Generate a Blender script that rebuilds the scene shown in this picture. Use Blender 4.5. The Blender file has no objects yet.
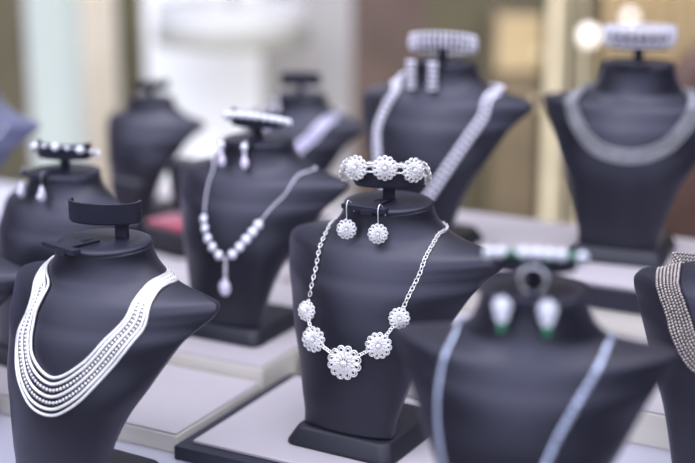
import math
from math import sin, cos, pi, radians, sqrt, asin, exp
H = .265          # bust height, base to neck cap
# keys: height, half width, y of side edge, y of front
KEYS = [(.0325,.0535,-.089,-.104),(.045,.0545,-.086,-.104),(.065,.059,-.083,-.105),(.090,.066,-.077,-.105),
        (.115,.0755,-.067,-.104),(.140,.0895,-.054,-.101),(.165,.102,-.039,-.095),(.185,.113,-.026,-.088),
        (.197,.1225,-.009,-.081),(.205,.1295,.002,-.077),(.212,.1320,.009,-.073),(.218,.128,.013,-.069),(.223,.1155,.013,-.065),
        (.228,.097,.012,-.0605),(.233,.080,.010,-.057),(.239,.067,.007,-.053),(.248,.0565,.003,-.050),
        (.257,.0510,.001,-.0485),(.265,.0490,.0,-.0475)]
KEYS_TALL = KEYS[:11]+[(.2165,.116,.013,-.070),(.2200,.094,.012,-.066),(.2240,.077,.009,-.062),(.2290,.065,.006,-.0575),
        (.237,.0575,.003,-.054),(.247,.0530,.001,-.051),(.256,.0505,.0,-.049),(.265,.0490,.0,-.0475)]
def pchip(xs, ys):
    n = len(xs); d = [(ys[i+1]-ys[i])/(xs[i+1]-xs[i]) for i in range(n-1)]; m = [d[0]]
    for i in range(1, n-1):
        m.append(0 if d[i-1]*d[i] <= 0 else 2*d[i-1]*d[i]/(d[i-1]+d[i]))
    m.append(d[-1])
    def f(x):
        x = min(max(x, xs[0]), xs[-1]); i = 0
        while i < n-2 and x > xs[i+1]: i += 1
        h = xs[i+1]-xs[i]; t = (x-xs[i])/h
        return ((2*t**3-3*t*t+1)*ys[i]+(t**3-2*t*t+t)*h*m[i]+(-2*t**3+3*t*t)*ys[i+1]+(t**3-t*t)*h*m[i+1])
    return f
def profile(keys):         # shape functions of the short necked or the tall necked bust
    global fhw, fye, ffy, CUR
    CUR = keys; z = [k[0] for k in keys]
    fhw, fye, ffy = (pchip(z, [k[i] for k in keys]) for i in (1,2,3))
profile(KEYS)
def smooth(a, b, x):
    t = min(max((x-a)/(b-a), 0), 1); return t*t*(3-2*t)
def front_s(s, z):          # local y of the front skin, s = x/half width
    q = .40+.22*smooth(.03,.115,z)+.34*smooth(.115, .170, z)-.46*smooth(.205, .245, z); s = min(abs(s), 1)
    return fye(z)+(ffy(z)-fye(z))*(1-s*s)**q
def back_s(s, z):
    t = smooth(.214, .240, z); s = min(abs(s), 1)
    shell = fye(z)+.007+(ffy(z)+.013-fye(z)-.007)*(1-s*s)
    solid = fye(z)+(.048-fye(z))*sqrt(1-s*s)
    return shell*(1-t)+solid*t
def skin(x, z, off=0.):
    def p(x, z): return (x, front_s(x/fhw(z), z), z)
    hw = fhw(z); x = min(max(x, -hw*.995), hw*.995)
    a = p(x, z); e = .002
    xe = e if x < 0 else -e
    b = p(x+xe, z); c = p(x, z-e) if abs(x) < fhw(z-e) else p(x, z+e)
    u = [b[i]-a[i] for i in range(3)]; v = [c[i]-a[i] for i in range(3)]
    n = [u[1]*v[2]-u[2]*v[1], u[2]*v[0]-u[0]*v[2], u[0]*v[1]-u[1]*v[0]]
    l = sqrt(sum(k*k for k in n)) or 1
    if n[1] > 0: l = -l
    n = [k/l for k in n]
    return tuple(a[i]+n[i]*off for i in range(3)), tuple(n)
# busts: x, y, z, scale, yaw (degrees)
WORLD = 1.0
SKYDIR = (-.15,-.32,.92); SKY0 = (.025,.025,.03); SKY1 = (2.5,2.6,3.5); SP0 = .25; SP1 = .92
EXPO = .14
LIGHTS = [('overhead_fill', (.15,1.45,2.1), (.1,1.6,.9), 1.6, 4.5, (1,.97,.93), .3),  # unseen area light added above the display to lift platforms and silver
          ('wall_fill', (-.5,2.5,2.25), (-.55,4.3,.8), 1.2, 14, (1,1,.93), .8), ('wall_fill_low', (-.4,2.9,.45), (-.45,4.3,.85), 1.0, 7.5, (1,.99,.90), .3),  # two unseen fills added to brighten the left back wall, one from below
          ('wall_fill_warm', (1.1,3.0,2.25), (1.1,4.3,.8), 1.2, 13, (1,.88,.70), .6)]  # unseen warm fill added for the right side of the background
import bpy, random
from mathutils import Vector, Matrix
random.seed(7)
C = bpy.context.scene.collection
OFF = .90                                   # height of the front platform's top above the shop floor
YAW = radians(28)                           # the window display is turned 28 degrees against the view
CU, SU = cos(YAW), sin(YAW)
P0 = (.045, 1.479)
def uv(u, v): return (P0[0]+u*CU+v*SU, P0[1]-u*SU+v*CU)

# ---------------------------------------------------------------- materials
def mat(name, col, rough=.5, metal=0., bump=0., bscale=300., sheen=0., spec=.5, var=0., vscale=40., emis=None, estr=0., trans=0., coat=0., tint=None, stcol=None):
    m = bpy.data.materials.new(name); m.use_nodes = True
    nt = m.node_tree; b = nt.nodes['Principled BSDF']
    b.inputs['Base Color'].default_value = (*col, 1); b.inputs['Roughness'].default_value = rough
    b.inputs['Metallic'].default_value = metal; b.inputs['Specular IOR Level'].default_value = spec
    b.inputs['Sheen Weight'].default_value = sheen; b.inputs['Transmission Weight'].default_value = trans
    b.inputs['Coat Weight'].default_value = coat
    if tint: b.inputs['Specular Tint'].default_value = (*tint, 1)
    if stcol: b.inputs['Sheen Tint'].default_value = (*stcol, 1); b.inputs['Sheen Roughness'].default_value = .45
    if emis: b.inputs['Emission Color'].default_value = (*emis, 1); b.inputs['Emission Strength'].default_value = estr
    tc = nt.nodes.new('ShaderNodeTexCoord')
    if var:
        n = nt.nodes.new('ShaderNodeTexNoise'); n.inputs['Scale'].default_value = vscale; n.inputs['Detail'].default_value = 5
        nt.links.new(tc.outputs['Object'], n.inputs['Vector'])
        r = nt.nodes.new('ShaderNodeValToRGB')
        r.color_ramp.elements[0].position = .3; r.color_ramp.elements[1].position = .7
        r.color_ramp.elements[0].color = (*[c*(1-var) for c in col], 1); r.color_ramp.elements[1].color = (*[min(1, c*(1+var)) for c in col], 1)
        nt.links.new(n.outputs['Fac'], r.inputs['Fac']); nt.links.new(r.outputs['Color'], b.inputs['Base Color'])
    if bump:
        n = nt.nodes.new('ShaderNodeTexNoise'); n.inputs['Scale'].default_value = bscale; n.inputs['Detail'].default_value = 3
        nt.links.new(tc.outputs['Object'], n.inputs['Vector'])
        bp = nt.nodes.new('ShaderNodeBump'); bp.inputs['Strength'].default_value = bump; bp.inputs['Distance'].default_value = .001
        nt.links.new(n.outputs['Fac'], bp.inputs['Height']); nt.links.new(bp.outputs['Normal'], b.inputs['Normal'])
    return m
M_ = dict(
 lilac=mat('lilac_silver', (.36,.34,.44), .4, metal=.4, var=.08, vscale=200),
 shelf=mat('olive_brown_wood', (.15,.115,.065), .6, var=.25, vscale=6),
 glass_tint=mat('leatherette_bluish_reflection', (.060,.065,.12), .55, bump=.35, bscale=900, sheen=.3, var=.1),  # bust leatherette with a bluish glass reflection painted into its colour
 bust=mat('navy_leatherette', (.0052,.0050,.0085), .38, bump=.25, bscale=900, sheen=.09, spec=.66, tint=(.86,.86,1), var=.12, vscale=25, stcol=(.70,.66,1)),
 base=mat('black_leatherette', (.012,.013,.019), .45, bump=.3, bscale=900, spec=.4, var=.1),
 tab=mat('dark_flocked_card', (.012,.012,.024), .45, bump=.25, bscale=1200, spec=.5, var=.15, vscale=60),
 silver=mat('bright_silver', (.97,.95,.87), .32, metal=.62, var=.04, vscale=300),
 matte_silver=mat('frosted_silver', (.90,.88,.83), .42, metal=.38, bump=.3, bscale=1500, var=.04, vscale=400),
 bead=mat('polished_silver_bead', (.92,.90,.85), .24, metal=.70, var=.03, vscale=300),
 dark_silver=mat('oxidised_silver', (.34,.34,.34), .30, metal=.8, var=.3, vscale=250),
 warm_silver=mat('aged_silver_beads', (.36,.32,.28), .36, metal=.6, var=.3, vscale=250),
 white_silver=mat('white_silver', (.80,.78,.82), .36, metal=.45, var=.1, vscale=300),
 stone=mat('clear_stone', (.93,.95,.98), .06, spec=1., coat=1, var=.06, vscale=200),
 pink_stone=mat('pale_lilac_stone', (.88,.78,.90), .10, spec=.9, coat=1, var=.08, vscale=200),
 green=mat('emerald_stone', (.004,.23,.085), .08, spec=.9, coat=1, var=.3, vscale=150),
 flat=mat('flat_snake_chain', (.55,.60,.70), .22, metal=.85, var=.25, vscale=90),
 cloth=mat('white_leatherette', (.42,.385,.375), .55, bump=.25, bscale=500, var=.03, vscale=8),
 cream=mat('cream_lacquer', (.72,.68,.57), .45, bump=.1, bscale=60, var=.03, vscale=10),
 fascia=mat('dark_navy_fascia', (.014,.015,.026), .5, bump=.2, bscale=400, var=.1),
 counter=mat('pale_grey_counter', (.42,.41,.44), .5, bump=.1, bscale=80, var=.03, vscale=8),
 red=mat('crimson_velvet', (.30,.008,.035), .8, sheen=.6, var=.25, vscale=80),
 black=mat('black_card', (.012,.012,.018), .6, var=.2, vscale=50),
 floorm=mat('brown_shop_floor', (.16,.13,.11), .4, var=.25, vscale=3),
 olive=mat('olive_wall_paint', (.10,.088,.048), .8, var=.2, vscale=3),
 brown=mat('brown_wood_panel', (.10,.065,.05), .6, var=.35, vscale=4),
 grey=mat('lilac_grey_plaster', (.34,.33,.32), .8, var=.05, vscale=3),
 pale=mat('pale_grey_plaster', (.86,.88,.88), .8, var=.03, vscale=3),
 mint=mat('pale_mint_plaster', (.50,.56,.50), .8, var=.04, vscale=2),
 creamc=mat('cream_curtain_cloth', (.62,.56,.46), .85, sheen=.3, var=.06, vscale=6),
 tan=mat('tan_curtain_cloth', (.47,.36,.19), .85, sheen=.3, var=.14, vscale=4),
 brass=mat('brushed_brass', (.90,.78,.52), .4, metal=.3, var=.15, vscale=20),
 leather=mat('brown_leather', (.085,.045,.032), .5, bump=.3, bscale=60, var=.2, vscale=10),
 shade=mat('warm_lamp_shade', (.42,.42,.40), .8, emis=(1,.97,.9), estr=.03, var=.02),
 bulb=mat('lamp_globe', (1,.95,.9), .5, emis=(1,.90,.80), estr=1.5, var=.01),
)

# ---------------------------------------------------------------- mesh builder
class MB:
    def __init__(s): s.v = []; s.f = []
    def add(s, vs, fs):
        o = len(s.v); s.v += [tuple(p) for p in vs]; s.f += [tuple(i+o for i in f) for f in fs]
    def box(s, c, d, m=None):
        vs = []
        for x in (-.5,.5):
            for y in (-.5,.5):
                for z in (-.5,.5):
                    p = Vector((c[0]+x*d[0], c[1]+y*d[1], c[2]+z*d[2])); vs.append(m @ p if m else p)
        s.add(vs, [(0,1,3,2),(4,6,7,5),(0,4,5,1),(2,3,7,6),(0,2,6,4),(1,5,7,3)])
    def slab(s, pts, z0, z1, bev=.0):
        """upright prism over an outline, top edge bevelled"""
        n = len(pts); cx = sum(p[0] for p in pts)/n; cy = sum(p[1] for p in pts)/n
        def ring(z, k):
            out = []
            for p in pts:
                d = Vector((p[0]-cx, p[1]-cy)); l = d.length
                q = d*(1-k/l) if l else d; out.append((cx+q.x, cy+q.y, z))
            return out
        rs = [ring(z0,0), ring(z1-bev,0)]
        if bev: rs += [ring(z1-bev*.3,bev*.35), ring(z1,bev)]
        vs = [p for r in rs for p in r]; fs = []
        for k in range(len(rs)-1):
            for i in range(n):
                j = (i+1)%n; fs.append((k*n+i,k*n+j,(k+1)*n+j,(k+1)*n+i))
        fs.append(tuple(range(n-1,-1,-1))); fs.append(tuple((len(rs)-1)*n+i for i in range(n)))
        s.add(vs, fs)
    def tube(s, pts, r, seg=6, closed=False, flat=None, up=None):
        """round tube; flat=(width, thickness) with up normals gives a ribbon-like section"""
        P = [Vector(p) for p in pts]; n = len(P)
        if n < 2: return
        T = []
        for i in range(n):
            a = P[(i-1)%n] if (closed or i) else P[i]; b = P[(i+1)%n] if (closed or i < n-1) else P[i]
            d = b-a; T.append(d.normalized() if d.length > 1e-9 else Vector((0,0,1)))
        N = T[0].orthogonal().normalized(); vs = []
        for i in range(n):
            if up: N = Vector(up[i]); 
            N = (N - T[i]*N.dot(T[i])); N = N.normalized() if N.length > 1e-9 else T[i].orthogonal().normalized()
            B = T[i].cross(N); rr = r[i] if isinstance(r, (list, tuple)) else r
            for k in range(seg):
                a = 2*pi*k/seg
                if flat: vs.append(P[i]+B*cos(a)*flat[0]+N*sin(a)*flat[1])
                else: vs.append(P[i]+(N*cos(a)+B*sin(a))*rr)
        fs = []
        for i in range(n if closed else n-1):
            j = (i+1)%n
            for k in range(seg):
                l = (k+1)%seg; fs.append((i*seg+k,i*seg+l,j*seg+l,j*seg+k))
        if not closed: fs.append(tuple(range(seg-1,-1,-1))); fs.append(tuple((n-1)*seg+k for k in range(seg)))
        s.add(vs, fs)
    def ball(s, c, r, seg=8, rings=5, m=None):
        """ellipsoid: r number or 3 radii; m 3x3 orientation"""
        r = (r,r,r) if not isinstance(r, (list, tuple)) else r; c = Vector(c); vs = []
        def q(x,y,z):
            p = Vector((x*r[0],y*r[1],z*r[2])); return c+(m @ p if m else p)
        vs.append(q(0,0,1))
        for i in range(1, rings):
            t = pi*i/rings
            for k in range(seg):
                a = 2*pi*k/seg; vs.append(q(sin(t)*cos(a), sin(t)*sin(a), cos(t)))
        vs.append(q(0,0,-1)); fs = []
        for k in range(seg): fs.append((0,1+k,1+(k+1)%seg))
        for i in range(rings-2):
            for k in range(seg):
                l = (k+1)%seg; a = 1+i*seg; fs.append((a+k,a+seg+k,a+seg+l,a+l))
        a = 1+(rings-2)*seg; e = len(vs)-1
        for k in range(seg): fs.append((a+k,e,a+(k+1)%seg))
        s.add(vs, fs)
    def lathe(s, prof, seg=24, c=(0,0,0), m=None):
        vs = []; n = len(prof); c = Vector(c)
        for r, z in prof:
            for k in range(seg):
                a = 2*pi*k/seg; p = Vector((r*cos(a), r*sin(a), z)); vs.append(c+(m @ p if m else p))
        fs = [(i*seg+k,i*seg+(k+1)%seg,(i+1)*seg+(k+1)%seg,(i+1)*seg+k) for i in range(n-1) for k in range(seg)]
        if prof[0][0] > 1e-6: fs.append(tuple(range(seg-1,-1,-1)))
        if prof[-1][0] > 1e-6: fs.append(tuple((n-1)*seg+k for k in range(seg)))
        s.add(vs, fs)
    def xf(s, m): s.v = [tuple(m @ Vector(p)) for p in s.v]; return s
def mesh_obj(name, mb, m, parent=None, origin=(0,0,0), flat=False, bevel=0):
    me = bpy.data.meshes.new(name)
    me.from_pydata([(p[0]-origin[0], p[1]-origin[1], p[2]-origin[2]) for p in mb.v], [], mb.f)
    import bmesh
    b = bmesh.new(); b.from_mesh(me); bmesh.ops.remove_doubles(b, verts=b.verts, dist=1e-7); bmesh.ops.recalc_face_normals(b, faces=b.faces); b.to_mesh(me); b.free()
    me.materials.append(M_[m])
    if not flat:
        for p in me.polygons: p.use_smooth = True
    me.update()
    o = bpy.data.objects.new(name, me); C.objects.link(o)
    if parent: o.parent = parent
    else: o.location = origin
    if bevel:
        bv = o.modifiers.new('bevel', 'BEVEL'); bv.width = bevel; bv.segments = 3; bv.limit_method = 'ANGLE'
    return o
def tag(o, label, cat, group=None):
    o['label'] = label; o['category'] = cat
    if group: o['group'] = group
    return o
def thing(name, label, cat, parts, M=None, group=None):
    """parts: (name, MB, material, [sub-parts], {options}); built in world metres, origin at the foot of the whole"""
    def walk(ps):
        for p in ps:
            yield p
            if len(p) > 3 and p[3]: yield from walk(p[3])
    if M is not None:
        for p in walk(parts): p[1].xf(M)
    V = [v for p in walk(parts) for v in p[1].v]
    lo = [min(v[i] for v in V) for i in range(3)]; hi = [max(v[i] for v in V) for i in range(3)]
    org = ((lo[0]+hi[0])/2, (lo[1]+hi[1])/2, lo[2])
    if len(parts) == 1 and parts[0][0] is None:
        p = parts[0]; o = mesh_obj(name, p[1], p[2], None, org, **(p[4] if len(p) > 4 else {}))
        return tag(o, label, cat, group)
    e = bpy.data.objects.new(name, None); C.objects.link(e); e.location = org; e.empty_display_size = .02
    tag(e, label, cat, group)
    def mk(ps, par):
        for p in ps:
            o = mesh_obj(p[0], p[1], p[2], par, org, **(p[4] if len(p) > 4 else {}))
            if len(p) > 3 and p[3]: mk(p[3], o)
    mk(parts, e)
    return e
def structure(name, mb, m, **k):
    o = mesh_obj(name, mb, m, None, **k); o['kind'] = 'structure'; return o
def catmull(pts, n=10, closed=False):
    out = []; N = len(pts)
    for i in range(N if closed else N-1):
        g = lambda k: Vector(pts[k % N]) if closed else Vector(pts[min(max(k,0),N-1)])
        a,b,c,d = g(i-1),g(i),g(i+1),g(i+2)
        for k in range(n):
            t = k/n; out.append(.5*((2*b)+(c-a)*t+(2*a-5*b+4*c-d)*t*t+(-a+3*b-3*c+d)*t**3))
    if not closed: out.append(Vector(pts[-1]))
    return out
def resample(P, step):
    P = [Vector(p) for p in P]; out = [P[0].copy()]; need = step; 
    for i in range(len(P)-1):
        a, b = P[i], P[i+1]; L = (b-a).length; pos = 0.
        while L-pos >= need:
            pos += need; out.append(a.lerp(b, pos/L)); need = step
        need -= L-pos
    return out

# ---------------------------------------------------------------- setting: display tiers
def quad_uv(u0, u1, v0, v1): return [uv(u0,v0), uv(u1,v0), uv(u1,v1), uv(u0,v1)]
def tier(name, label, u0, u1, v0, v1, z0, z1, body, pad, inset, padh, group=None, lip=None, plinth=None):
    bm = MB(); bm.slab(quad_uv(u0,u1,v0,v1), OFF+z0, OFF+z1-padh)
    pm = MB(); i = inset; pm.slab(quad_uv(u0+i,u1-i,v0+i,v1-i), OFF+z1-padh, OFF+z1)
    parts = [('riser', bm, body, None, dict(flat=True, bevel=.0012)), ('top_pad', pm, pad, None, dict(flat=True, bevel=.0012))]
    if plinth:
        q = MB(); d = plinth[0]; q.slab(quad_uv(u0+d,u1-d,v0+d,v1-d), OFF+plinth[1], OFF+z0); parts.append(('plinth', q, plinth[2], None, dict(flat=True, bevel=.0012)))
    return thing(name, label, 'display stand', parts, group=group)
FL = -.007
cm = MB(); cm.slab(quad_uv(-1.5,1.5,-.48,.78), OFF+FL-.04, OFF+FL); cb = MB(); cb.slab(quad_uv(-1.46,1.46,-.44,.74), 0, OFF+FL-.04)
thing('display_counter', 'long pale grey window counter that carries all the stepped display stands', 'counter',
      [('worktop', cm, 'counter', None, dict(flat=True, bevel=.003)), ('cabinet', cb, 'cream', None, dict(flat=True))])
tier('display_platform', 'low dark edged platform with inset white pad under the bust with the flower necklace', -.176,.135,-.168,.085, FL,.013, 'fascia','cloth', .015,.004)
tier('display_platform', 'low cream platform with white top behind the bust with the many-stranded necklace', -1.20,-.181,-.155,.022, FL,.017, 'cream','cloth', .001,.003)
tier('display_platform', 'cream step under the bust with the Y-shaped drop necklace', -.390,-.181,.026,.340, FL,.035, 'cream','cloth', .001,.003)
tier('display_platform', 'cream step at the left edge under the far bluish bust', -1.06,-.395,.080,.340, FL,.035, 'cream','cloth', .001,.003)
tier('display_platform', 'pale step at the far left carrying the most distant dark busts', -.90,-.340,.345,.76, FL,.035, 'cream','cloth', .001,.003)
tier('display_platform', 'cream step at right between the tall tier and the bust with the emerald earrings', -.176,1.20,.109,.337, FL,.035, 'cream','cloth', .001,.003)
tier('display_platform', 'highest white topped tier with dark front edge under the bust with the wide chain collar', -.335,1.20,.341,.615, .066,.100, 'fascia','cloth', .004,.006, plinth=(.004,FL,'cream'))
tier('display_platform', 'small pale block under the bust with the emerald earrings', .185,.385,-.455,-.265, FL,.0715, 'cream','cloth', .001,.003)

# ---------------------------------------------------------------- the busts
FOOT = .013         # height of the base's underside in bust units
def body_mb():
    mb = MB(); zs = []
    for a, b in zip(CUR, CUR[1:]):
        n = max(1, int(round((b[0]-a[0])/.004))); n = max(n, 3 if a[0] > .195 else n)
        zs += [a[0]+(b[0]-a[0])*i/n for i in range(n)]
    zs.append(H-.0005); NF, NB = 44, 28; rows = []
    for z in zs:
        r = []; hw = fhw(z)
        for i in range(NF+1):
            s = sin(-pi/2+pi*i/NF); r.append((hw*s, front_s(s, z), z))
        for i in range(NB+1):
            s = sin(pi/2-pi*i/NB); r.append((hw*s, max(back_s(s, z), front_s(s, z)+.0035), z))
        rows.append(r)
    n = len(rows[0]); vs = [p for r in rows for p in r]; fs = []
    for j in range(len(rows)-1):
        for i in range(n):
            k = (i+1)%n; fs.append((j*n+i,j*n+k,(j+1)*n+k,(j+1)*n+i))
    fs.append(tuple(range(n-1,-1,-1))); fs.append(tuple((len(rows)-1)*n+i for i in range(n)))
    mb.add(vs, fs); return mb
def rrect(hx, y0, y1, r, n=6):
    out = []
    for cx, cy, a0 in ((hx-r,y1-r,0),(-hx+r,y1-r,pi/2),(-hx+r,y0+r,pi),(hx-r,y0+r,1.5*pi)):
        for i in range(n+1): a = a0+pi/2*i/n; out.append((cx+r*cos(a), cy+r*sin(a)))
    return out
def base_mb():
    mb = MB(); vs = []; prof = [(0,.0012),(.0014,.0),(.0040,.0006),(.0170,.0078),(.0190,.0094),(.0200,.0125)]
    for z, k in prof:
        ring = rrect(.0655-k, -.1165+k, .020-k, .013); n = len(ring); vs += [(p[0],p[1],z+FOOT) for p in ring]
    fs = [(j*n+i,j*n+(i+1)%n,(j+1)*n+(i+1)%n,(j+1)*n+i) for j in range(len(prof)-1) for i in range(n)]
    fs.append(tuple(range(n-1,-1,-1))); fs.append(tuple((len(prof)-1)*n+i for i in range(n)))
    mb.add(vs, fs); return mb
def cap_mb():
    mb = MB(); mb.lathe([(.045,H-.003),(.0478,H-.0026),(.0488,H-.001),(.0490,H+.0008),(.0482,H+.0024),(.0455,H+.0036),(.040,H+.0044),(.02,H+.0050),(0,H+.0052)], 48); return mb
def rot_ins(a): return Matrix.Rotation(a, 4, 'Z')
def tab_mb():
    mb = MB(); z = H+.0062
    mb.box((0,-.033,z), (.017,.042,.0028)); mb.box((0,-.0535,z-.0005), (.050,.0085,.0056)); mb.box((.004,-.0560,z-.0035), (.014,.004,.006))
    mb.box((-.0245,-.0535,z), (.0035,.0095,.0050)); mb.box((.0245,-.0535,z), (.0035,.0095,.0050))
    mb.box((-.0035,-.022,z+.0016), (.0012,.016,.0012), rot_ins(.25)); mb.box((.006,-.02,z+.0016), (.0012,.014,.0012), rot_ins(-.35))
    return mb
def holder_mb():
    mb = MB(); n = 30; vs = []; a0, a1 = radians(-192), radians(12)
    for i in range(n+1):
        a = a0+(a1-a0)*i/n
        for rr, z in ((0,.0225),(0,.0425),(-.003,.0425),(-.003,.0225)):
            vs.append(((.0385+rr)*cos(a), .002+(.022+rr)*sin(a), H+z))
    fs = []
    for i in range(n):
        for k in range(4): l = (k+1)%4; fs.append((i*4+k,i*4+l,(i+1)*4+l,(i+1)*4+k))
    fs += [(0,1,2,3),(n*4+3,n*4+2,n*4+1,n*4)]
    mb.add(vs, fs)
    # lower web that ties the curved plate to its post
    ring = [(.037*cos(a0+(a1-a0)*i/n), .002+.0205*sin(a0+(a1-a0)*i/n)) for i in range(n+1)]
    mb.slab(ring, H+.0205, H+.0235)
    return mb
def post_mb():
    mb = MB(); mb.box((.0,.002,H+.013), (.0135,.006,.020)); return mb
PARTS = dict(body=(body_mb,'bust'), base=(base_mb,'base'), neck_cap=(cap_mb,'tab'), earring_tab=(tab_mb,'tab'), post=(post_mb,'tab'), bracelet_holder=(holder_mb,'tab'))
# x, y, z, scale, turn of the bust, turn of the earring tab, turn of the bracelet holder (degrees)
BUSTS = {
 'A': (0.045, 1.479, 0, 1.000, 30, 0, 27), 'B': (-0.249, 1.384, -0.02, 1.005, 31, -12, 22), 'C': (0.150, 1.0735, 0.060, 0.876, 15, 0, 10),
 'D': (0.398, 1.911, 0.087, 1.010, 21, 0, 10), 'E': (0.133, 1.951, 0.087, 0.988, 28, 0, 24), 'F': (-0.116, 1.776, 0.0226, 0.952, 28, 0, 8),
 'G': (-0.076, 2.267, 0.0238, 0.858, 28, 0, 205), 'H': (-0.354, 1.714, 0.0051, 0.912, 38, 0, 24), 'I': (-0.336, 2.384, 0.0251, 0.764, 28, -30, 30),
 'J': (0.420, 1.352, -0.0204, 1.030, 28, 0, 0), 'K': (-0.592, 2.159, 0.0224, 0.973, 28, 0, 0), 'L': (-0.466, 1.547, -0.0187, 0.901, 28, 0, 0)}
LAB = {
 'A': 'dark navy jewellery bust in the middle wearing the silver flower necklace',
 'B': 'dark navy bust at lower left with bare bracelet holder and many-stranded necklace',
 'C': 'large blurred dark bust in the right foreground with emerald drop earrings',
 'D': 'dark bust at upper right wearing a wide chain collar, on the highest white tier',
 'E': 'dark bust on the high tier behind the centre one, with beaded cuff and ropes',
 'F': 'dark navy bust on a cream step wearing the Y-shaped drop necklace',
 'G': 'small blurred bust with a broad lilac strap, directly behind the Y-necklace bust',
 'H': 'blurred dark bust at left with teardrop earrings, behind the many-stranded one',
 'I': 'most distant small dark bust at upper left, without any necklace',
 'J': 'dark bust cut by the right edge wearing rows of grey beads',
 'K': 'far blurred bust with painted bluish reflection, cut by the left edge, only its shoulder showing',
 'L': 'dark bust cut by the left edge beside the many-stranded necklace, no jewellery on its shoulder'}
BM = {}
TALL = None
proto = None
for k, (x, y, z, s, yaw, ins, hr) in BUSTS.items():
    M = Matrix.Translation((x, y, z+OFF)) @ Matrix.Rotation(radians(-yaw), 4, 'Z') @ Matrix.Scale(s, 4)
    BM[k] = M
    e = bpy.data.objects.new('jewellery_bust', None); C.objects.link(e); e.empty_display_size = .03
    e.matrix_world = M; tag(e, LAB[k], 'jewellery bust', 'dark jewellery busts on the display')
    e.location = (x, y, z+OFF); e.rotation_euler = (0,0,radians(-yaw)); e.scale = (s,s,s)
    if proto is None:
        proto = {}
        for n, (fn, m) in PARTS.items():
            bev = dict(bevel=.0008) if n in ('earring_tab','post') else {}
            o = mesh_obj(n, fn(), m, e, flat=n in ('earring_tab','post','bracelet_holder'), **bev); proto[n] = o
        proto['bracelet_holder'].parent = proto['post']
        for p in proto['bracelet_holder'].data.polygons: p.use_smooth = False
    else:
        cp = {}
        for n, o in proto.items():
            c = o.copy(); C.objects.link(c); c.parent = e; cp[n] = c
        cp['bracelet_holder'].parent = cp['post']
        last = cp
        if k in 'CD':
            if TALL is None:
                profile(KEYS_TALL); t_ = mesh_obj('body', body_mb(), 'bust'); TALL = t_.data; bpy.data.objects.remove(t_); profile(KEYS)
            cp['body'].data = TALL
    cur = proto if len(BM) == 1 else last
    cur['earring_tab'].rotation_euler = (0,0,radians(ins)); cur['post'].rotation_euler = (0,0,radians(hr))
    if k == 'B': cur['post'].location = (.0125,.012,0); cur['bracelet_holder'].location = (-.018,.003,0)
    if k == 'K':
        b2 = cur['body']; b2.data = b2.data.copy(); b2.data.materials[0] = M_['glass_tint']
INS = {k: Matrix.Rotation(radians(v[5]), 4, 'Z') for k, v in BUSTS.items()}
HOL = {k: BM[k] @ Matrix.Rotation(radians(v[6]), 4, 'Z') for k, v in BUSTS.items()}

# ---------------------------------------------------------------- paths that lie on a bust (local metres)
def lay(ctrl, off, n=10, ends=(True, True), zback=.247):
    """ctrl: (x, z) points on the front skin left to right; runs on round the back of the neck"""
    pts = catmull([(a, b, 0) for a, b in ctrl], n); P = []; N = []
    def back(sgn, z0):
        out = []
        for t in (96, 104, 114, 126, 142, 160, 175):
            th = radians(t); z = z0+.0008*smooth(90, 110, t)+(zback-.247)*.3; s = sin(th)
            y = back_s(s, z); x = sgn*fhw(z)*s
            nn = Vector((x/.056, (y-fye(z))/.048, 0)).normalized()
            out.append((Vector((x,y,z))+nn*off, nn))
        return out
    if ends[0]:
        for p, nn in reversed(back(-1, ctrl[0][1])): P.append(p); N.append(nn)
    for q in pts:
        z = q.y; lim = fhw(z)*.97; x = min(max(q.x, -lim), lim)
        p, nn = skin(x, z, off); P.append(Vector(p)); N.append(Vector(nn))
    if ends[1]:
        for p, nn in back(1, ctrl[-1][1]): P.append(p); N.append(nn)
    # light smoothing
    for _ in range(2):
        P = [P[0]]+[(P[i-1]+2*P[i]+P[i+1])/4 for i in range(1, len(P)-1)]+[P[-1]]
    return P, N
def nearest_n(P, N, p):
    i = min(range(len(P)), key=lambda k: (P[k]-p).length); return N[i]
def beads(mb, P, r, step, seg=7, rings=5):
    for p in resample(P, step): mb.ball(p, r, seg, rings)
def links(mb, P, L, w, r, N, n0=0):
    Q = resample(P, L*.74)
    for i in range(len(Q)-1):
        d = (Q[i+1]-Q[i]).normalized(); c = (Q[i]+Q[i+1])/2; nn = nearest_n(P, N, c)
        nn = (nn-d*nn.dot(d)).normalized(); b = d.cross(nn)
        side = (b*.92+nn*.38).normalized() if (i+n0) % 2 == 0 else (b*.75-nn*.66).normalized()
        ring = [c+d*cos(2*pi*k/12)*L/2+side*sin(2*pi*k/12)*w/2 for k in range(12)]
        mb.tube(ring, r, 5, closed=True)
def frame(n, up=Vector((0,0,1))):
    n = Vector(n).normalized(); u = (up-n*up.dot(n)).normalized(); r = u.cross(n)
    return r, u, n
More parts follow.
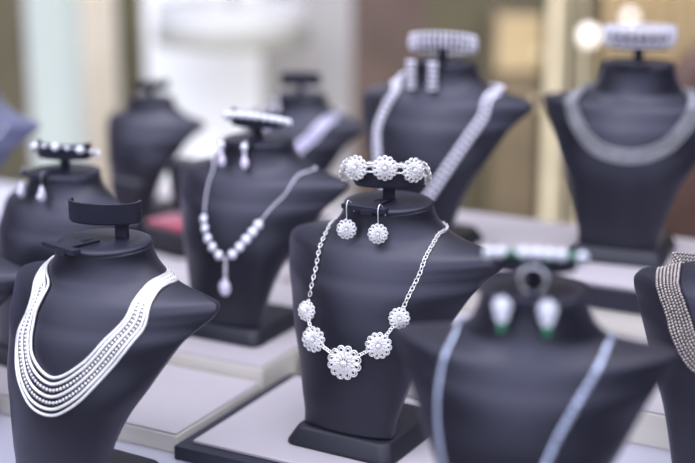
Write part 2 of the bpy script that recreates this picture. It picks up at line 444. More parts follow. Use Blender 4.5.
# a filigree flower: (openwork rim, raised rosette)
def flower(c, n, R, petals=12, spin=0., up=Vector((0,0,1)), back=False):
    r, u, n = frame(n, up); c = Vector(c); a_ = MB(); b_ = MB(); w = R*.047
    P = lambda rad, ang, h: c+(r*cos(ang)+u*sin(ang))*rad+n*h
    for i in range(petals):
        a = 2*pi*i/petals+spin; hw = pi/petals; d = (r*cos(a)+u*sin(a)); b = n.cross(d); m = Matrix((d, b, n)).transposed()
        loop = []
        for t in range(16):
            q = 2*pi*t/16; x = .70+.27*cos(q); wd = .235*sin(q)*(.72+.34*cos(q)); loop.append(c+d*(x*R)+b*(wd*R)+n*(R*(.06+.05*(1-cos(q)))))
        a_.tube(loop, w, 5, closed=True)
        sc = [c+d*(R*(.72+.15*cos(2*pi*t/10)))+b*(R*.105*sin(2*pi*t/10))+n*R*.11 for t in range(10)]
        a_.tube(sc, w*.85, 5, closed=True)
        b_.ball(c+d*R*.47+n*R*.19, (R*.25,R*.068,R*.075), 8, 5, m)
        d2 = (r*cos(a+hw)+u*sin(a+hw)); m2 = Matrix((d2, n.cross(d2), n)).transposed()
        b_.ball(c+d2*R*.33+n*R*.25, (R*.20,R*.048,R*.070), 7, 5, m2)
    for rad, h in ((.44,.10),(.62,.07)):
        a_.tube([P(R*rad, 2*pi*t/28, R*h) for t in range(28)], w*1.1, 5, closed=True)
    for i in range(9):
        b_.ball(P(R*.13, 2*pi*i/9, R*.32), R*.065, 6, 4)
    b_.ball(P(0,0,R*.36), R*.10, 8, 5)
    return a_, b_

# ================================================================ jewellery of the centre bust
NA_L = [(-.0600,.2375),(-.0574,.2359),(-.0536,.2228),(-.0505,.2053),(-.0500,.1854),(-.0506,.1690)]
PEND = [(-.0488,.1575,.0112),(-.0332,.1326,.0140),(.0070,.1169,.0188),(.0404,.1380,.0142),(.0555,.1658,.0114)]
NA_R = [(.0585,.1775),(.0630,.1950),(.0671,.2123),(.0668,.2292),(.0635,.2405)]
PL, NL = lay(NA_L, .0024, 8, (True, False)); PR, NR = lay(NA_R, .0024, 8, (False, True))
ch = MB(); links(ch, PL, .0062, .0040, .00056, NL); ch2 = MB(); links(ch2, PR, .0062, .0040, .00056, NR)
parts = [('chain', ch, 'silver'), ('chain', ch2, 'silver')]
cs = []
for i, (x, z, R) in enumerate(PEND):
    p, n = skin(x, z, .0048); n = (Vector(n)+Vector((.45,-.78,.10))*.8).normalized(); a_, b_ = flower(p, n, R, spin=i*.13); cs.append((Vector(p), Vector(n), R))
    parts.append(('flower_pendant', a_, 'silver', [('rosette', b_, 'matte_silver')]))
def connector(a, b, n, k, w):
    d = (b-a).normalized(); L = (b-a).length; s_ = d.cross(n).normalized()
    for t in range(k):
        q = MB(); c = a.lerp(b, (t+.5)/k)+n*.001; w_ = (s_*.8+n*.6).normalized() if t % 2 else s_
        q.tube([c+d*cos(2*pi*j/10)*L/k*.66+w_*sin(2*pi*j/10)*w for j in range(10)], .0006, 5, closed=True)
        parts.append(('jump_ring', q, 'silver'))
for (p, n, R), (q, m, S) in zip(cs, cs[1:]):
    d = (q-p).normalized(); a = p+d*R*.93; b = q-d*S*.93
    connector(a, b, n, max(2, int(round((b-a).length/.0030))), .0016)
for e, (p, n, R) in ((PL[-1], cs[0]), (PR[0], cs[4])):
    d = (Vector(e)-p).normalized(); a = p+d*R*.92; connector(a, Vector(e), n, max(1, int(round((Vector(e)-a).length/.004))), .0018)
thing('flower_necklace', 'silver chain necklace with five filigree flower pendants on the centre bust', 'necklace', parts, BM['A'])

DROOP = .36                                  # bracelets sag towards the back of their holders
def ring_pt(rx, ry, a, z, k=DROOP):
    p = Vector((rx*cos(a), ry*sin(a), z-k*(ry*sin(a)+ry)-.0015*(1+cos(a)))); return p, Vector((cos(a)/rx, sin(a)/ry, 0)).normalized()
def ring_even(rx, ry, z, n, f0=.75, k=DROOP):
    K = 400; E = [ring_pt(rx, ry, 2*pi*i/K, z, k)[0] for i in range(K+1)]; acc = [0]
    for i in range(K): acc.append(acc[-1]+(E[i+1]-E[i]).length)
    out = []; o = acc[int(f0*K)]
    for i in range(n):
        f = (o+acc[-1]*i/n) % acc[-1]; j = max(q for q in range(K+1) if acc[q] <= f); out.append(ring_pt(rx, ry, 2*pi*j/K, z, k))
    return out
def flower_bracelet():
    ps = []; n = 7; rx, ry, z = .0440, .0235, H+.0455
    for i, (p, nn) in enumerate(ring_even(rx, ry, z, n)):
        a_, b_ = flower(p, nn+Vector((0,0,.12)), .0136, spin=.2*i, back=True); ps.append(('flower_link', a_, 'silver', [('rosette', b_, 'matte_silver')]))
    Q = ring_even(rx, ry, z, n*12)
    for i in range(n):
        for dz in (.0046, -.0046):
            lk = MB(); q = [Q[(i*12+k) % (n*12)] for k in (4,5,6,7,8)]
            lk.tube([a+Vector((0,0,dz)) for a, b in q], .0009, 5)
            for a, b in q: lk.ball(a+Vector((0,0,dz)), .0014, 6, 4)
            ps.append(('link_bar', lk, 'silver'))
    return ps
thing('flower_bracelet', 'silver filigree bracelet of linked flowers round the centre bust holder', 'bracelet', flower_bracelet(), HOL['A'] @ Matrix.Translation((-.004,0,0)))
def hook(x, y, ztop, drop, r=.00045, up=.0045):
    """ear wire arching over the tab at (x, y)"""
    mb = MB(); pts = [(x, y-.0062, ztop-drop), (x, y-.0066, ztop-drop*.45), (x-.0004, y-.0058, ztop+up*.2), (x-.0006, y-.002, ztop+up), (x-.0002, y+.0030, ztop+up*.55), (x+.0012, y+.0055, ztop-.003), (x+.0022, y+.0058, ztop-drop*.55)]
    mb.tube(catmull(pts, 6), r, 5); return mb
YT = -.0535; ZT = H+.0062
for sx, lab in ((-.0185,'left filigree flower earring hooked on the centre bust tab'), (.0195,'right filigree flower earring hooked on the centre bust tab')):
    h = hook(sx, YT, ZT, .0135, .0006, .006); c = (sx, YT-.0065, ZT-.0135-.0106); a_, b_ = flower(c, (.38,-.92,.08), .0110, spin=.1)
    thing('flower_earring', lab, 'earring', [('ear_wire', h, 'silver'), ('flower_disc', a_, 'silver', [('rosette', b_, 'matte_silver')])], BM['A'], 'flower earrings on the centre bust')

# ================================================================ many-stranded necklace of the left bust
IN = [(-.0610,.2435),(-.0480,.2385),(-.0260,.2300),(-.0286,.2065),(-.0239,.1821),(-.0143,.1652),(.0131,.1528),(.0396,.1687),(.0570,.1925),(.0700,.2139),(.0665,.2378)]
OUT = [(-.0700,.2375),(-.0600,.2310),(-.0420,.2150),(-.0498,.1821),(-.0455,.1569),(-.0325,.1372),(-.0119,.1191),(.0155,.1164),(.0403,.1324),(.0568,.1531),(.0734,.1796),(.0862,.2085),(.0775,.2336)]
def param(ctrl, n=120):
    P = catmull([(a,b,0) for a,b in ctrl], 16); L = sum((P[i+1]-P[i]).length for i in range(len(P)-1))
    Q = resample(P, L/n); 
    while len(Q) < n+1: Q.append(P[-1])
    return Q[:n+1]
QI, QO = param(IN), param(OUT)
kinds = 'ssbsbss'; parts = []
for j, kd in enumerate(kinds):
    t = j/6.; ctrl = []
    for i in range(0, 121, 6):
        q = QI[i].lerp(QO[i], t); ctrl.append((q.x, q.y))
    P, N = lay(ctrl, .0020+.0007*(j % 2), 5, zback=.246+.0010*(3-j))
    mb = MB()
    if kd == 's': mb.tube(P, .00155, 7)
    else: beads(mb, P, .0018, .0041, 8, 6)
    parts.append(('smooth_strand' if kd == 's' else 'beaded_strand', mb, 'silver' if kd == 's' else 'bead'))
thing('multistrand_necklace', 'silver necklace of seven strands, smooth and beaded, on the lower left bust', 'necklace', parts, BM['B'])

profile(KEYS_TALL)
# ================================================================ foreground right bust: flat chain, emerald set
CN = [(-.0700,.2260),(-.0690,.2230),(-.0724,.2130),(-.0753,.1880),(-.0740,.1574),(-.0649,.1229),(-.0450,.0890),(-.0176,.0731),(.0080,.1000),(.0279,.1401),(.0350,.1594),(.0495,.1877),(.0644,.2136),(.0701,.2245)]
P, N = lay(CN, .0016, 8); mb = MB()
Q = resample(P, .0042)
for i in range(len(Q)-1):
    d = (Q[i+1]-Q[i]).normalized(); c = (Q[i]+Q[i+1])/2; n = nearest_n(P, N, c); n = (n-d*n.dot(d)).normalized(); b = d.cross(n)
    m = Matrix((d, b, n)).transposed(); tw = Matrix.Rotation((.16 if i % 2 else -.16), 3, d)
    mb.ball(c, (.0027,.0036,.0010), 8, 4, tw @ m)
thing('flat_link_necklace', 'flat shiny silver link necklace on the blurred right foreground bust', 'necklace', [(None, mb, 'flat')], BM['C'])
def ring_path(rx, ry, z, n, k=DROOP): return ring_even(rx, ry, z, n, .75, k)
def gem(mb, c, n, r, h=.6, seg=8):
    a, b, n = frame(n); m = Matrix((a, b, n)).transposed(); mb.lathe([(0,-r*.5),(r*.75,-r*.1),(r,r*.08),(r*.62,r*h*.75),(0,r*h*.8)], seg, c, m)
band = MB(); rp = ring_path(.0425,.0225,H+.0440,60); band.tube([p for p,n in rp], 0, 8, closed=True, flat=(.0022,.0010), up=[n for p,n in rp])
ps = [('band', band, 'white_silver')]
for i, (p, n) in enumerate(ring_path(.0445,.0245,H+.0440,20)):
    g = MB(); q4 = i % 5 != 3; gem(g, p, n, .0060 if q4 else .0046); ps.append(('clear_stone' if q4 else 'green_stone', g, 'stone' if q4 else 'green'))
    if i % 3 == 1:
        st = MB(); gem(st, p+Vector((0,0,-.0042))+n*.0012, n, .0028); ps.append(('green_stone', st, 'green'))
thing('emerald_bracelet', 'bracelet of round clear and green stones on the right foreground bust', 'bracelet', ps, HOL['C'])
for sx, lab in ((-.0205,'left silver cluster earring with green drop on the blurred foreground bust'), (.0195,'right silver cluster earring with green drop on the blurred foreground bust')):
    hk = hook(sx, YT, ZT, .010, .0006); cl = MB(); c0 = Vector((sx, YT-.0065, ZT-.002))
    for i in range(9):
        a = 2*pi*i/9; cl.ball(c0+Vector((cos(a)*.0062,0,sin(a)*.0062-.002)), .0026, 7, 5)
    cl.ball(c0+Vector((0,-.001,-.002)), .0044, 8, 6)
    for dx, dz in ((-.0042,-.0105),(0,-.0115),(.0042,-.0105),(-.002,-.0145),(.0022,-.0145)): cl.ball(c0+Vector((dx,0,dz)), .0026, 7, 5)
    gd = MB(); gd.ball(c0+Vector((0,0,-.0215)), (.0042,.0028,.0058), 10, 7)
    thing('emerald_earring', lab, 'earring', [('ear_wire', hk, 'silver'), ('stone_cluster', cl, 'stone'), ('green_drop', gd, 'green')], BM['C'], 'emerald earrings on the foreground bust')
rg = MB(); zc = H+.0185; rp = [Vector((.002+.0120*cos(a), -.0275, zc+.0120*sin(a))) for a in [2*pi*i/28 for i in range(28)]]
rg.tube(rp, .0007, 7, closed=True); st = MB()
for i in range(9):
    a = radians(20+17.5*i); st.ball(Vector((.002+.0130*cos(a), -.0275, zc+.0130*sin(a))), .0015, 8, 6)
thing('stone_ring', 'small silver stone-set ring standing on the right foreground bust cap', 'ring', [('hoop', rg, 'silver'), ('stone_row', st, 'stone')], BM['C'])

# ================================================================ chain collar, upper right
DN = [(-.0740,.2240),(-.0800,.2160),(-.0633,.1886),(-.0320,.1637),(.0118,.1562),(.0481,.1656),(.0718,.1899),(.0825,.2160),(.0740,.2240)]
P, N = lay(DN, .0030, 12); rows = []
for off in (-.0058, .0, .0058):
    mb = MB(); P2 = []
    for i, p in enumerate(P):
        t = (P[min(i+1,len(P)-1)]-P[max(i-1,0)]).normalized(); b = t.cross(N[i]).normalized(); P2.append(p+b*off)
    Q = resample(P2, .0056)
    for i in range(len(Q)-1):
        d = (Q[i+1]-Q[i]).normalized(); c = (Q[i]+Q[i+1])/2; n = nearest_n(P, N, c); n = (n-d*n.dot(d)).normalized()
        tw = Matrix.Rotation(-.75 if off == 0 else .75, 3, n); d2 = tw @ d; b2 = n.cross(d2); m = Matrix((d2, b2, n)).transposed()
        rr = [c+m @ Vector((cos(2*pi*k/9)*.0046, sin(2*pi*k/9)*.0026, .0004*cos(4*pi*k/9))) for k in range(9)]
        mb.tube(rr, .0012, 5, closed=True)
    rows.append(('chain_row', mb, 'dark_silver'))
thing('chain_collar', 'wide woven grey silver chain collar on the upper right bust', 'necklace', rows, BM['D'])
def lattice_cuff(rx, ry, z, hgt, n=26, x0=0, y0=0):
    mb = MB(); E = MB()
    for zz, rr in ((z,.0012),(z+hgt,.0012)):
        E.tube([(x0+rx*cos(2*pi*i/48), y0+ry*sin(2*pi*i/48), zz) for i in range(48)], rr, 6, closed=True)
    for i in range(n):
        for sg in (1,-1):
            mb.tube([(x0+(rx+.0022*sin(pi*t/6))*cos(2*pi*(i+sg*t/6)/n), y0+(ry+.0022*sin(pi*t/6))*sin(2*pi*(i+sg*t/6)/n), z+hgt*t/6) for t in range(7)], .0013, 5)
        a = 2*pi*(i+.5)/n; mb.ball((x0+(rx+.002)*cos(a), y0+(ry+.002)*sin(a), z+hgt/2), .0017, 6, 4)
    return [('edge_wires', E, 'white_silver'), ('lattice', mb, 'white_silver')]
thing('lattice_cuff', 'wide openwork silver cuff on top of the upper right bust', 'bracelet', lattice_cuff(.0460,.0270,H+.0260,.0250), HOL['D'])

profile(KEYS)
# ================================================================ second bust from the right at the back: ropes, cuff, long earrings
EN = [(-.0660,.2380),(-.0480,.2300),(-.0560,.2113),(-.0655,.1772),(-.0584,.144),(-.0423,.1046),(-.010,.0740),(.0150,.0830),(.0292,.0993),(.0475,.1319),(.0655,.1686),(.0823,.204),(.0810,.2300)]
P, N = lay(EN, .0024, 8); rows = []
for off in (-.0045, .0045):
    mb = MB(); P2 = []
    for i, p in enumerate(P):
        t = (P[min(i+1,len(P)-1)]-P[max(i-1,0)]).normalized(); b = t.cross(N[i]).normalized(); P2.append(p+b*off+N[i]*(.0008 if off == 0 else 0))
    beads(mb, P2, .0038, .0082, 8, 6); rows.append(('bead_row', mb, 'white_silver'))
thing('beaded_rope_necklace', 'long broad white silver bead necklace on the high bust behind the centre', 'necklace', rows, BM['E'])
ps = []
for k in range(3):
    mb = MB()
    for p, n in ring_path(.0455+.0015*(k == 1),.0255+.0015*(k == 1),H+.0310+.0078*k,30): mb.ball(p, (.0030,.0030,.0042), 7, 5)
    ps.append(('bead_row', mb, 'white_silver'))
thing('beaded_cuff', 'white beaded cuff bracelet round the holder of the high bust behind the centre', 'bracelet', ps, HOL['E'])
for sx, lab in ((-.021,'left long bead cluster earring on the high bust behind the centre'), (.012,'right long bead cluster earring on the high bust behind the centre')):
    hk = hook(sx, YT, ZT, .006, .0006); mb = MB()
    for j in range(6):
        for i in range(3): mb.ball((sx+(i-1)*.0048, YT-.0068-.0018*(i == 1), ZT+.003-j*.0070), (.0030,.0026,.0026), 7, 5)
    thing('cluster_earring', lab, 'earring', [('ear_wire', hk, 'silver'), ('bead_cluster', mb, 'white_silver')], BM['E'], 'bead cluster earrings on the high back bust')

# ================================================================ Y necklace bust
FNL = [(-.0600,.2400),(-.0392,.2328),(-.0356,.2019),(-.0304,.1800)]
FNR = [(.0510,.1755),(.0615,.1932),(.0746,.2127),(.0767,.2310)]
PL, NL = lay(FNL, .0016, 8, (True, False)); PR, NR = lay(FNR, .0016, 8, (False, True))
c1 = MB(); beads(c1, PL, .00155, .0030, 6, 4); c2 = MB(); beads(c2, PR, .00155, .0030, 6, 4)
ps = [('chain', c1, 'white_silver'), ('chain', c2, 'white_silver')]
for x, z in [(-.0290,.1720),(-.0245,.1605),(-.0175,.1490),(-.0085,.1390),(.0020,.1300),(.0215,.1330),(.0300,.1430),(.0370,.1530),(.0435,.1625),(.0490,.1720)]:
    p, n = skin(x, z, .0030); g = MB(); gem(g, Vector(p), n, .0053, .7, 10); s_ = MB(); r_, u_, n_ = frame(n)
    s_.tube([Vector(p)+(r_*cos(2*pi*k/14)+u_*sin(2*pi*k/14))*.0055 for k in range(14)], .0009, 5, closed=True)
    ps.append(('setting', s_, 'white_silver', [('pale_stone', g, 'stone')]))
dr = MB()
for x, z in ((.0120,.1250),(.0124,.1170),(.0124,.1095),(.0124,.1015)):
    p, n = skin(x, z, .0028); dr.ball(p, .0030, 8, 6)
ps.append(('drop_stem', dr, 'white_silver'))
p, n = skin(.0124,.0880,.0045); g = MB(); r_, u_, n_ = frame(n); g.ball(p, (.0062,.0092,.0036), 12, 8, Matrix((r_,u_,n_)).transposed())
s_ = MB(); s_.tube([Vector(p)+r_*cos(2*pi*k/18)*.0072+u_*sin(2*pi*k/18)*.0102 for k in range(18)], .0012, 6, closed=True)
ps.append(('pendant_rim', s_, 'white_silver', [('lilac_stone', g, 'pink_stone')]))
thing('drop_necklace', 'pale stone Y-shaped necklace ending in an oval lilac drop, on cream step bust', 'necklace', ps, BM['F'])
ps = []; band = MB(); rp = ring_path(.044,.0245,H+.0400,60); band.tube([p for p,n in rp], 0, 8, closed=True, flat=(.0040,.0012), up=[n for p,n in rp]); ps.append(('band', band, 'white_silver'))
for i, (p, n) in enumerate(ring_path(.046,.0265,H+.0400,22)):
    g = MB(); gem(g, p, n, .0056, .7); ps.append(('clear_stone', g, 'stone'))
thing('stone_bracelet', 'bright white stone bracelet on top of the Y-necklace bust', 'bracelet', ps, HOL['F'])
for sx, lab in ((-.0195,'left pale three-stone drop earring above the Y-shaped necklace'), (.0165,'right pale three-stone drop earring above the Y-shaped necklace')):
    hk = hook(sx, YT, ZT, .008, .0006); x0 = Vector((sx, YT-.0066, ZT)); a = MB(); gem(a, x0+Vector((0,0,-.003)), (0,-1,0), .0058, .7); b = MB(); gem(b, x0+Vector((0,0,-.0125)), (0,-1,0), .0036, .7); c = MB(); c.ball(x0+Vector((0,0,-.0245)), (.0058,.0040,.0086), 10, 8)
    thing('drop_earring', lab, 'earring', [('ear_wire', hk, 'silver'), ('top_stone', a, 'stone'), ('middle_stone', b, 'stone'), ('drop_stone', c, 'pink_stone')], BM['F'], 'drop earrings on the Y-necklace bust')

# ================================================================ left back bust: teardrop earrings, stone bracelet
ps = []; band = MB(); rp = ring_path(.045,.0245,H+.0420,60); band.tube([p for p,n in rp], 0, 8, closed=True, flat=(.0016,.0010), up=[n for p,n in rp]); ps.append(('band', band, 'dark_silver'))
for i, (p, n) in enumerate(ring_path(.047,.0265,H+.0420,14)):
    g = MB(); gem(g, p, n, .0062 if i % 2 == 0 else .0034, .8); ps.append(('clear_stone', g, 'stone'))
thing('stone_bracelet', 'bracelet of spaced round clear stones on the left back bust', 'bracelet', ps, HOL['H'])
for sx, lab in ((-.0195,'left grey teardrop earring on the blurred left back bust'), (.0215,'right grey teardrop earring on the blurred left back bust')):
    hk = hook(sx, YT, ZT, .012, .0009, .007); x0 = Vector((sx, YT-.0066, ZT-.0225)); c = MB()
    c.lathe([(0,.0125),(.0020,.0095),(.0044,.0035),(.0056,-.0025),(.0050,-.0075),(.0028,-.0105),(0,-.0115)], 12, x0)
    g = MB(); gem(g, x0+Vector((0,-.0050,-.003)), (0,-1,0), .0040, .6)
    thing('teardrop_earring', lab, 'earring', [('ear_wire', hk, 'dark_silver'), ('teardrop', c, 'white_silver', [('inset_stone', g, 'stone')])], BM['H'], 'teardrop earrings on the left back bust')

# ================================================================ far strap necklace, right edge beads, far left chain
GN = [(-.0660,.2370),(-.0500,.2150),(-.0250,.1840),(.0180,.1520),(.0408,.1813),(.0614,.2049),(.0739,.2303)]
P, N = lay(GN, .0018, 8); mb = MB(); mb.tube(P, 0, 10, flat=(.0095,.0012), up=N)
ed = MB()
for off in (-.009,.009): ed.tube([P[i]+(P[min(i+1,len(P)-1)]-P[max(i-1,0)]).normalized().cross(N[i]).normalized()*off+N[i]*.0008 for i in range(len(P))], .0012, 5)
thing('broad_strap_necklace', 'broad pale lilac flat necklace on the small blurred bust at the back', 'necklace', [('ribbon', mb, 'lilac'), ('edging', ed, 'white_silver')], BM['G'])
x0 = Vector((-.018, YT-.0066, ZT)); hk = hook(-.018, YT, ZT, .010, .0009); mb = MB()
for j in range(6): mb.ball(x0+Vector((0,0,-.006-j*.0056)), .0034+.0007*j, 7, 5)
thing('bead_drop_earring', 'single blurred pale drop earring on the small bust with lilac strap', 'earring', [('ear_wire', hk, 'silver'), ('bead_drop', mb, 'white_silver')], BM['G'] @ INS['G'])
JN = [(-.0950,.2285),(-.0880,.2250),(-.0715,.2080),(-.0569,.1876),(-.0362,.1686),(.0040,.1607),(.0400,.1700),(.0650,.1950),(.0850,.2230),(.0900,.2290)]
P, N = lay(JN, .0026, 8); rows = []
for off in (-.0114, -.0076, -.0038, 0, .0038, .0076, .0114):
    mb = MB(); P2 = []
    for i, p in enumerate(P):
        t = (P[min(i+1,len(P)-1)]-P[max(i-1,0)]).normalized(); b = t.cross(N[i]).normalized(); P2.append(p+b*off)
    beads(mb, P2, .0019, .0036, 6, 4); rows.append(('bead_row', mb, 'warm_silver'))
thing('grey_bead_necklace', 'broad necklace of grey bead rows at the right edge', 'necklace', rows, BM['J'])
KN = [(-.0560,.2380),(-.0700,.2150),(-.0500,.1800),(0,.1500),(.0500,.1650),(.0900,.1980),(.1000,.2180)]
P, N = lay(KN, .0015, 8, (True, False)); mb = MB(); mb.tube(P, .0011, 6)
thing('thin_chain_necklace', 'faint thin chain on the bluish shoulder at the far left edge', 'necklace', [(None, mb, 'white_silver')], BM['K'])

# ================================================================ small boxes among the busts
def ring_box(x, y, z, rz, s, label):
    M = Matrix.Translation((x,y,OFF+z)) @ Matrix.Rotation(rz,4,'Z') @ Matrix.Scale(s,4)
    b = MB(); b.slab(rrect(.030,-.030,.030,.006), 0, .026, .002)
    c = MB(); c.slab(rrect(.026,-.026,.026,.005), .026, .031, .002)
    lid = MB(); ml = Matrix.Translation((0,.031,.028)) @ Matrix.Rotation(radians(98),4,'X')
    lid.slab([(p[0], p[1]+.030) for p in rrect(.030,-.030,.030,.006)], -.002, .016, .002); lid.xf(ml)
    li = MB(); li.slab([(p[0], p[1]+.030) for p in rrect(.026,-.026,.026,.006)], -.003, .0015); li.xf(ml)
    thing('ring_box', label, 'jewellery box', [('box_base', b, 'black', [('cushion', c, 'red')]), ('lid', lid, 'black', [('lining', li, 'red')])], M, 'red lined jewellery boxes')
def at(x, y, Y):          # a pixel of the 695 x 463 frame, taken at distance Y from the camera plane, as a point
    P = radians(15); a = (x-347.5)/1400; b = -(y-231.5)/1400
    X, Yy, Z = a, cos(P)+b*sin(P), -sin(P)+b*cos(P); t = Y/Yy
    return (X*t, Y, Z*t+CAMZ)
CAMZ = .62925+OFF

# ================================================================ the room behind the window
E_ = MB(); E_.slab([(-3.2,-1.0),(3.2,-1.0),(3.2,4.62),(-3.2,4.62)], -.05, 0); structure('floor', E_, 'floorm', flat=True)
YB = 4.3
def px(x, Y=YB): return at(x, 100, Y)[0]
def panel(name, x0, x1, m, z0=0., z1=2.3, Y=YB, th=.10, y0=None):
    mb = MB(); X0, X1 = px(x0, Y), px(x1, Y); mb.box(((X0+X1)/2, Y+th/2, (z0+z1)/2), (X1-X0, th, z1-z0)); return mb
structure('wall_back_left', panel('', -700, 24, 'olive', th=.2), 'olive', flat=True)
mb = panel('', 24, 30, '', th=.2); structure('trim_1', mb, 'brown', flat=True)
structure('wall_back_mint', panel('', 30, 120, '', th=.1), 'mint', flat=True)
structure('wall_back_pale', panel('', 147, 262, '', th=.1), 'pale', flat=True)
structure('trim_2', panel('', 120, 147, '', th=.2), 'olive', flat=True)
structure('wall_back_grey', panel('', 262, 352, '', th=.1), 'grey', flat=True)
structure('wall_back_brown', panel('', 352, 426, '', th=.2), 'brown', flat=True)
structure('wall_back_right', panel('', 426, 1400, '', th=.2), 'olive', flat=True)
def curtain(name, label, x0, x1, Y, m, z0, z1, folds, amp):
    mb = MB(); X0, X1 = px(x0, Y), px(x1, Y); n = folds*8; vs = []
    for sgn in (0, 1):
        for i in range(n+1):
            t = i/n; x = X0+(X1-X0)*t
            for z, k in ((z0,1.),(z0*.5+z1*.5,.9),(z1,.6)):
                vs.append((x, Y+amp*k*sin(2*pi*folds*t)+amp*.3*sin(2*pi*folds*2.3*t+1)+sgn*.006, z))
    fs = []; o = (n+1)*3
    for i in range(n):
        for j in range(2):
            a = i*3+j; fs.append((a,a+3,a+4,a+1)); fs.append((o+a,o+a+1,o+a+4,o+a+3))
        fs.append((i*3,o+i*3,o+i*3+3,i*3+3)); fs.append((i*3+2,i*3+5,o+i*3+5,o+i*3+2))
    fs += [(0,1,o+1,o),(1,2,o+2,o+1)]; a = n*3; fs += [(a,o+a,o+a+1,a+1),(a+1,o+a+1,o+a+2,a+2)]
    mb.add(vs, fs)
    rod = MB(); rod.tube([(X0-.05,Y,z1+.01),(X1+.05,Y,z1+.01)], .012, 10)
    thing(name, label, 'curtain', [('cloth', mb, m), ('rod', rod, 'brass')])
curtain('curtain', 'narrow cream curtain strip behind the busts at upper left', 84, 119, 4.15, 'creamc', .02, 2.2, 3, .02)
curtain('curtain', 'wide tan curtain in the background at upper right', 598, 760, 4.10, 'tan', .02, 2.2, 9, .03)
def post(label, x, Y, w, m='brass'):
    mb = MB(); X = px(x, Y); r = w/1400*Y/2
    mb.lathe([(r*1.7,0),(r*1.7,.02),(r,.04),(r,2.16),(r*1.5,2.18),(r*1.5,2.2)], 20, (X,Y,0))
    thing('brass_post', label, 'post', [(None, mb, m)])
post('thick pale gold upright post left of the bright lamp spot', 554, 4.0, 15)
post('thin gold upright post just right of the thick one', 578, 4.0, 5)
def lamp(label, x, y, Y, r):
    p = at(x, y, Y); g = MB(); g.ball(p, r, 16, 12); st = MB(); st.lathe([(r*1.6,0),(r*1.6,.015),(r*.35,.03),(r*.30,p[2]-r*1.25),(r*.6,p[2]-r*1.0),(r*.6,p[2]-r*.85)], 16, (p[0],p[1],0))
    thing('globe_lamp', label, 'lamp', [('globe', g, 'bulb'), ('stand', st, 'brass')])
lamp('glowing round globe lamp on a stand left of the upper right bust', 589, 36, 3.7, .024)
lamp('smaller glowing globe lamp behind the openwork cuff', 630, 17, 3.85, .016)
# hanging drum lamp shade
p = at(232, 24, 4.0); sh = MB(); r = .22
sh.lathe([(r*.98,p[2]-.05),(r,p[2]-.05),(r*.97,p[2]+.06),(r*.95,p[2]+.06),(r*.98,p[2]-.048)], 40, (p[0],p[1],0)); cd = MB(); cd.tube([(p[0],p[1],p[2]+.02),(p[0],p[1],2.3)], .004, 6)
sp = MB()
for k in range(3): a = 2*pi*k/3; sp.tube([(p[0],p[1],p[2]+.04),(p[0]+r*.95*cos(a),p[1]+r*.95*sin(a),p[2]+.04)], .003, 5)
thing('hanging_lamp', 'wide cream drum lamp shade hanging at the upper left of the background', 'lamp', [('shade', sh, 'shade'), ('cord', cd, 'black'), ('spokes', sp, 'brass')])
def cupboard(label, x0, x1, y0, ym, Y):
    X0, X1 = px(x0, Y), px(x1, Y); z1 = at(0, y0, Y)[2]; zm = at(0, ym, Y)[2]; w = X1-X0; cx = (X0+X1)/2
    b = MB(); b.box((cx,Y+.10,z1/2), (w,.20,z1)); up = MB(); up.box((cx,Y-.008,(z1+zm)/2), (w-.02,.016,z1-zm-.02)); lo = MB(); lo.box((cx,Y-.008,(zm+.06)/2+.01), (w-.02,.016,zm-.08))
    k1 = MB(); k1.ball((cx+w*.36,Y-.028,zm+.06), .012, 10, 8); k2 = MB(); k2.ball((cx+w*.36,Y-.028,zm-.08), .012, 10, 8)
    thing('cupboard', label, 'cupboard', [('body', b, 'shelf', None, dict(flat=True, bevel=.004)), ('door', up, 'tan', [('knob', k1, 'brass')], dict(flat=True, bevel=.003)), ('door', lo, 'shelf', [('knob', k2, 'brass')], dict(flat=True, bevel=.003))])
cupboard('olive brown cupboard with a tan upper door between the two high busts', 492, 543, 12, 74, 4.05)
def armchair():
    X, Y = px(738, 3.1), 3.1; b = MB(); ztop = at(0, 36, Y)[2]; vs = []
    prof = [(.36,.30),(.38,.6),(.37,ztop-.45),(.34,ztop-.22),(.26,ztop-.08),(.14,ztop-.02),(0,ztop)]
    outl = [(-p[0]*.38, p[1]) for p in prof]+[(p[0]*.38, p[1]) for p in reversed(prof[:-1])]
    n = len(outl); sc = .50/.38
    for yy, k in ((0,.94),(.03,1),(.10,1),(.13,.94)): vs += [(X+x*sc*k*1.0, Y+yy, .3+(z-.3)*(1-(1-k)*.3)) for x, z in outl]
    fs = [(j*n+i,j*n+(i+1)%n,(j+1)*n+(i+1)%n,(j+1)*n+i) for j in range(3) for i in range(n)]+[tuple(range(n)), tuple(3*n+i for i in range(n-1,-1,-1))]
    b.add(vs, fs)
    s_ = MB(); s_.slab([(X+p[0], Y-.25+p[1]) for p in rrect(.16,-.2,.24,.05)], .34, .46, .02)
    ps = [('backrest', b, 'leather', None, dict(bevel=.01)), ('seat', s_, 'leather')]
    for dx in (-.13,.13):
        for dy in (-.40,.02):
            l = MB(); l.lathe([(.012,0),(.02,.34)], 10, (X+dx,Y+dy,0)); ps.append(('leg', l, 'black'))
    thing('armchair', 'tall brown leather backed chair at the right edge behind the collar bust', 'chair', ps)
armchair()
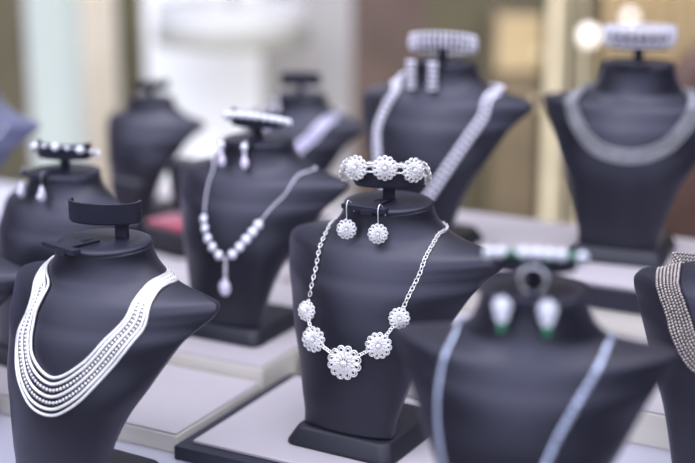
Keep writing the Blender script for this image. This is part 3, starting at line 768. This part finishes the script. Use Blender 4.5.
BOXES = [((-.257,2.115), .035, 1.55, 'large open jewellery box with crimson lining between the Y-necklace and left back busts'),
         ((-.363,2.165), .035, 1.10, 'small open crimson lined jewellery box, left of the large one')]
for p, z, s, lab in BOXES: ring_box(p[0], p[1], z, radians(-40), s, lab)

# ---------------------------------------------------------------- light
sc = bpy.context.scene
w = bpy.data.worlds.new('World'); sc.world = w; w.use_nodes = True; nt = w.node_tree; bg = nt.nodes['Background']
tc = nt.nodes.new('ShaderNodeTexCoord'); dt = nt.nodes.new('ShaderNodeVectorMath'); dt.operation = 'DOT_PRODUCT'; rm = nt.nodes.new('ShaderNodeValToRGB')
dv = Vector(SKYDIR).normalized(); dt.inputs[1].default_value = dv        # the street's bright sky, in front of and above the window
nt.links.new(tc.outputs['Generated'], dt.inputs[0]); nt.links.new(dt.outputs['Value'], rm.inputs['Fac']); nt.links.new(rm.outputs['Color'], bg.inputs['Color'])
r = rm.color_ramp; r.elements[0].position = SP0; r.elements[0].color = (*SKY0,1); r.elements[1].position = SP1; r.elements[1].color = (*SKY1,1)
bg.inputs['Strength'].default_value = WORLD
def area(name, loc, tgt, size, power, col, sy=None):
    l = bpy.data.lights.new(name, 'AREA'); l.energy = power; l.color = col; l.size = size
    if sy: l.shape = 'RECTANGLE'; l.size_y = sy
    o = bpy.data.objects.new(name, l); C.objects.link(o); o.location = loc
    o.rotation_euler = (Vector(tgt)-Vector(loc)).to_track_quat('-Z','Y').to_euler()
for a in LIGHTS: area(*a)

# ---------------------------------------------------------------- camera
cam = bpy.data.cameras.new('camera'); co = bpy.data.objects.new('camera', cam); C.objects.link(co)
co.location = (0,0,CAMZ); co.rotation_euler = (radians(75),0,0)
cam.sensor_width = 36; cam.lens = 1400/695*36; cam.clip_start = .05; cam.clip_end = 50
cam.dof.use_dof = True; cam.dof.focus_distance = 1.45; cam.dof.aperture_fstop = 1.8
sc.camera = co
sc.view_settings.view_transform = 'Standard'; sc.view_settings.look = 'None'; sc.view_settings.gamma = 1; sc.view_settings.use_curve_mapping = False
sc.view_settings.exposure = EXPO
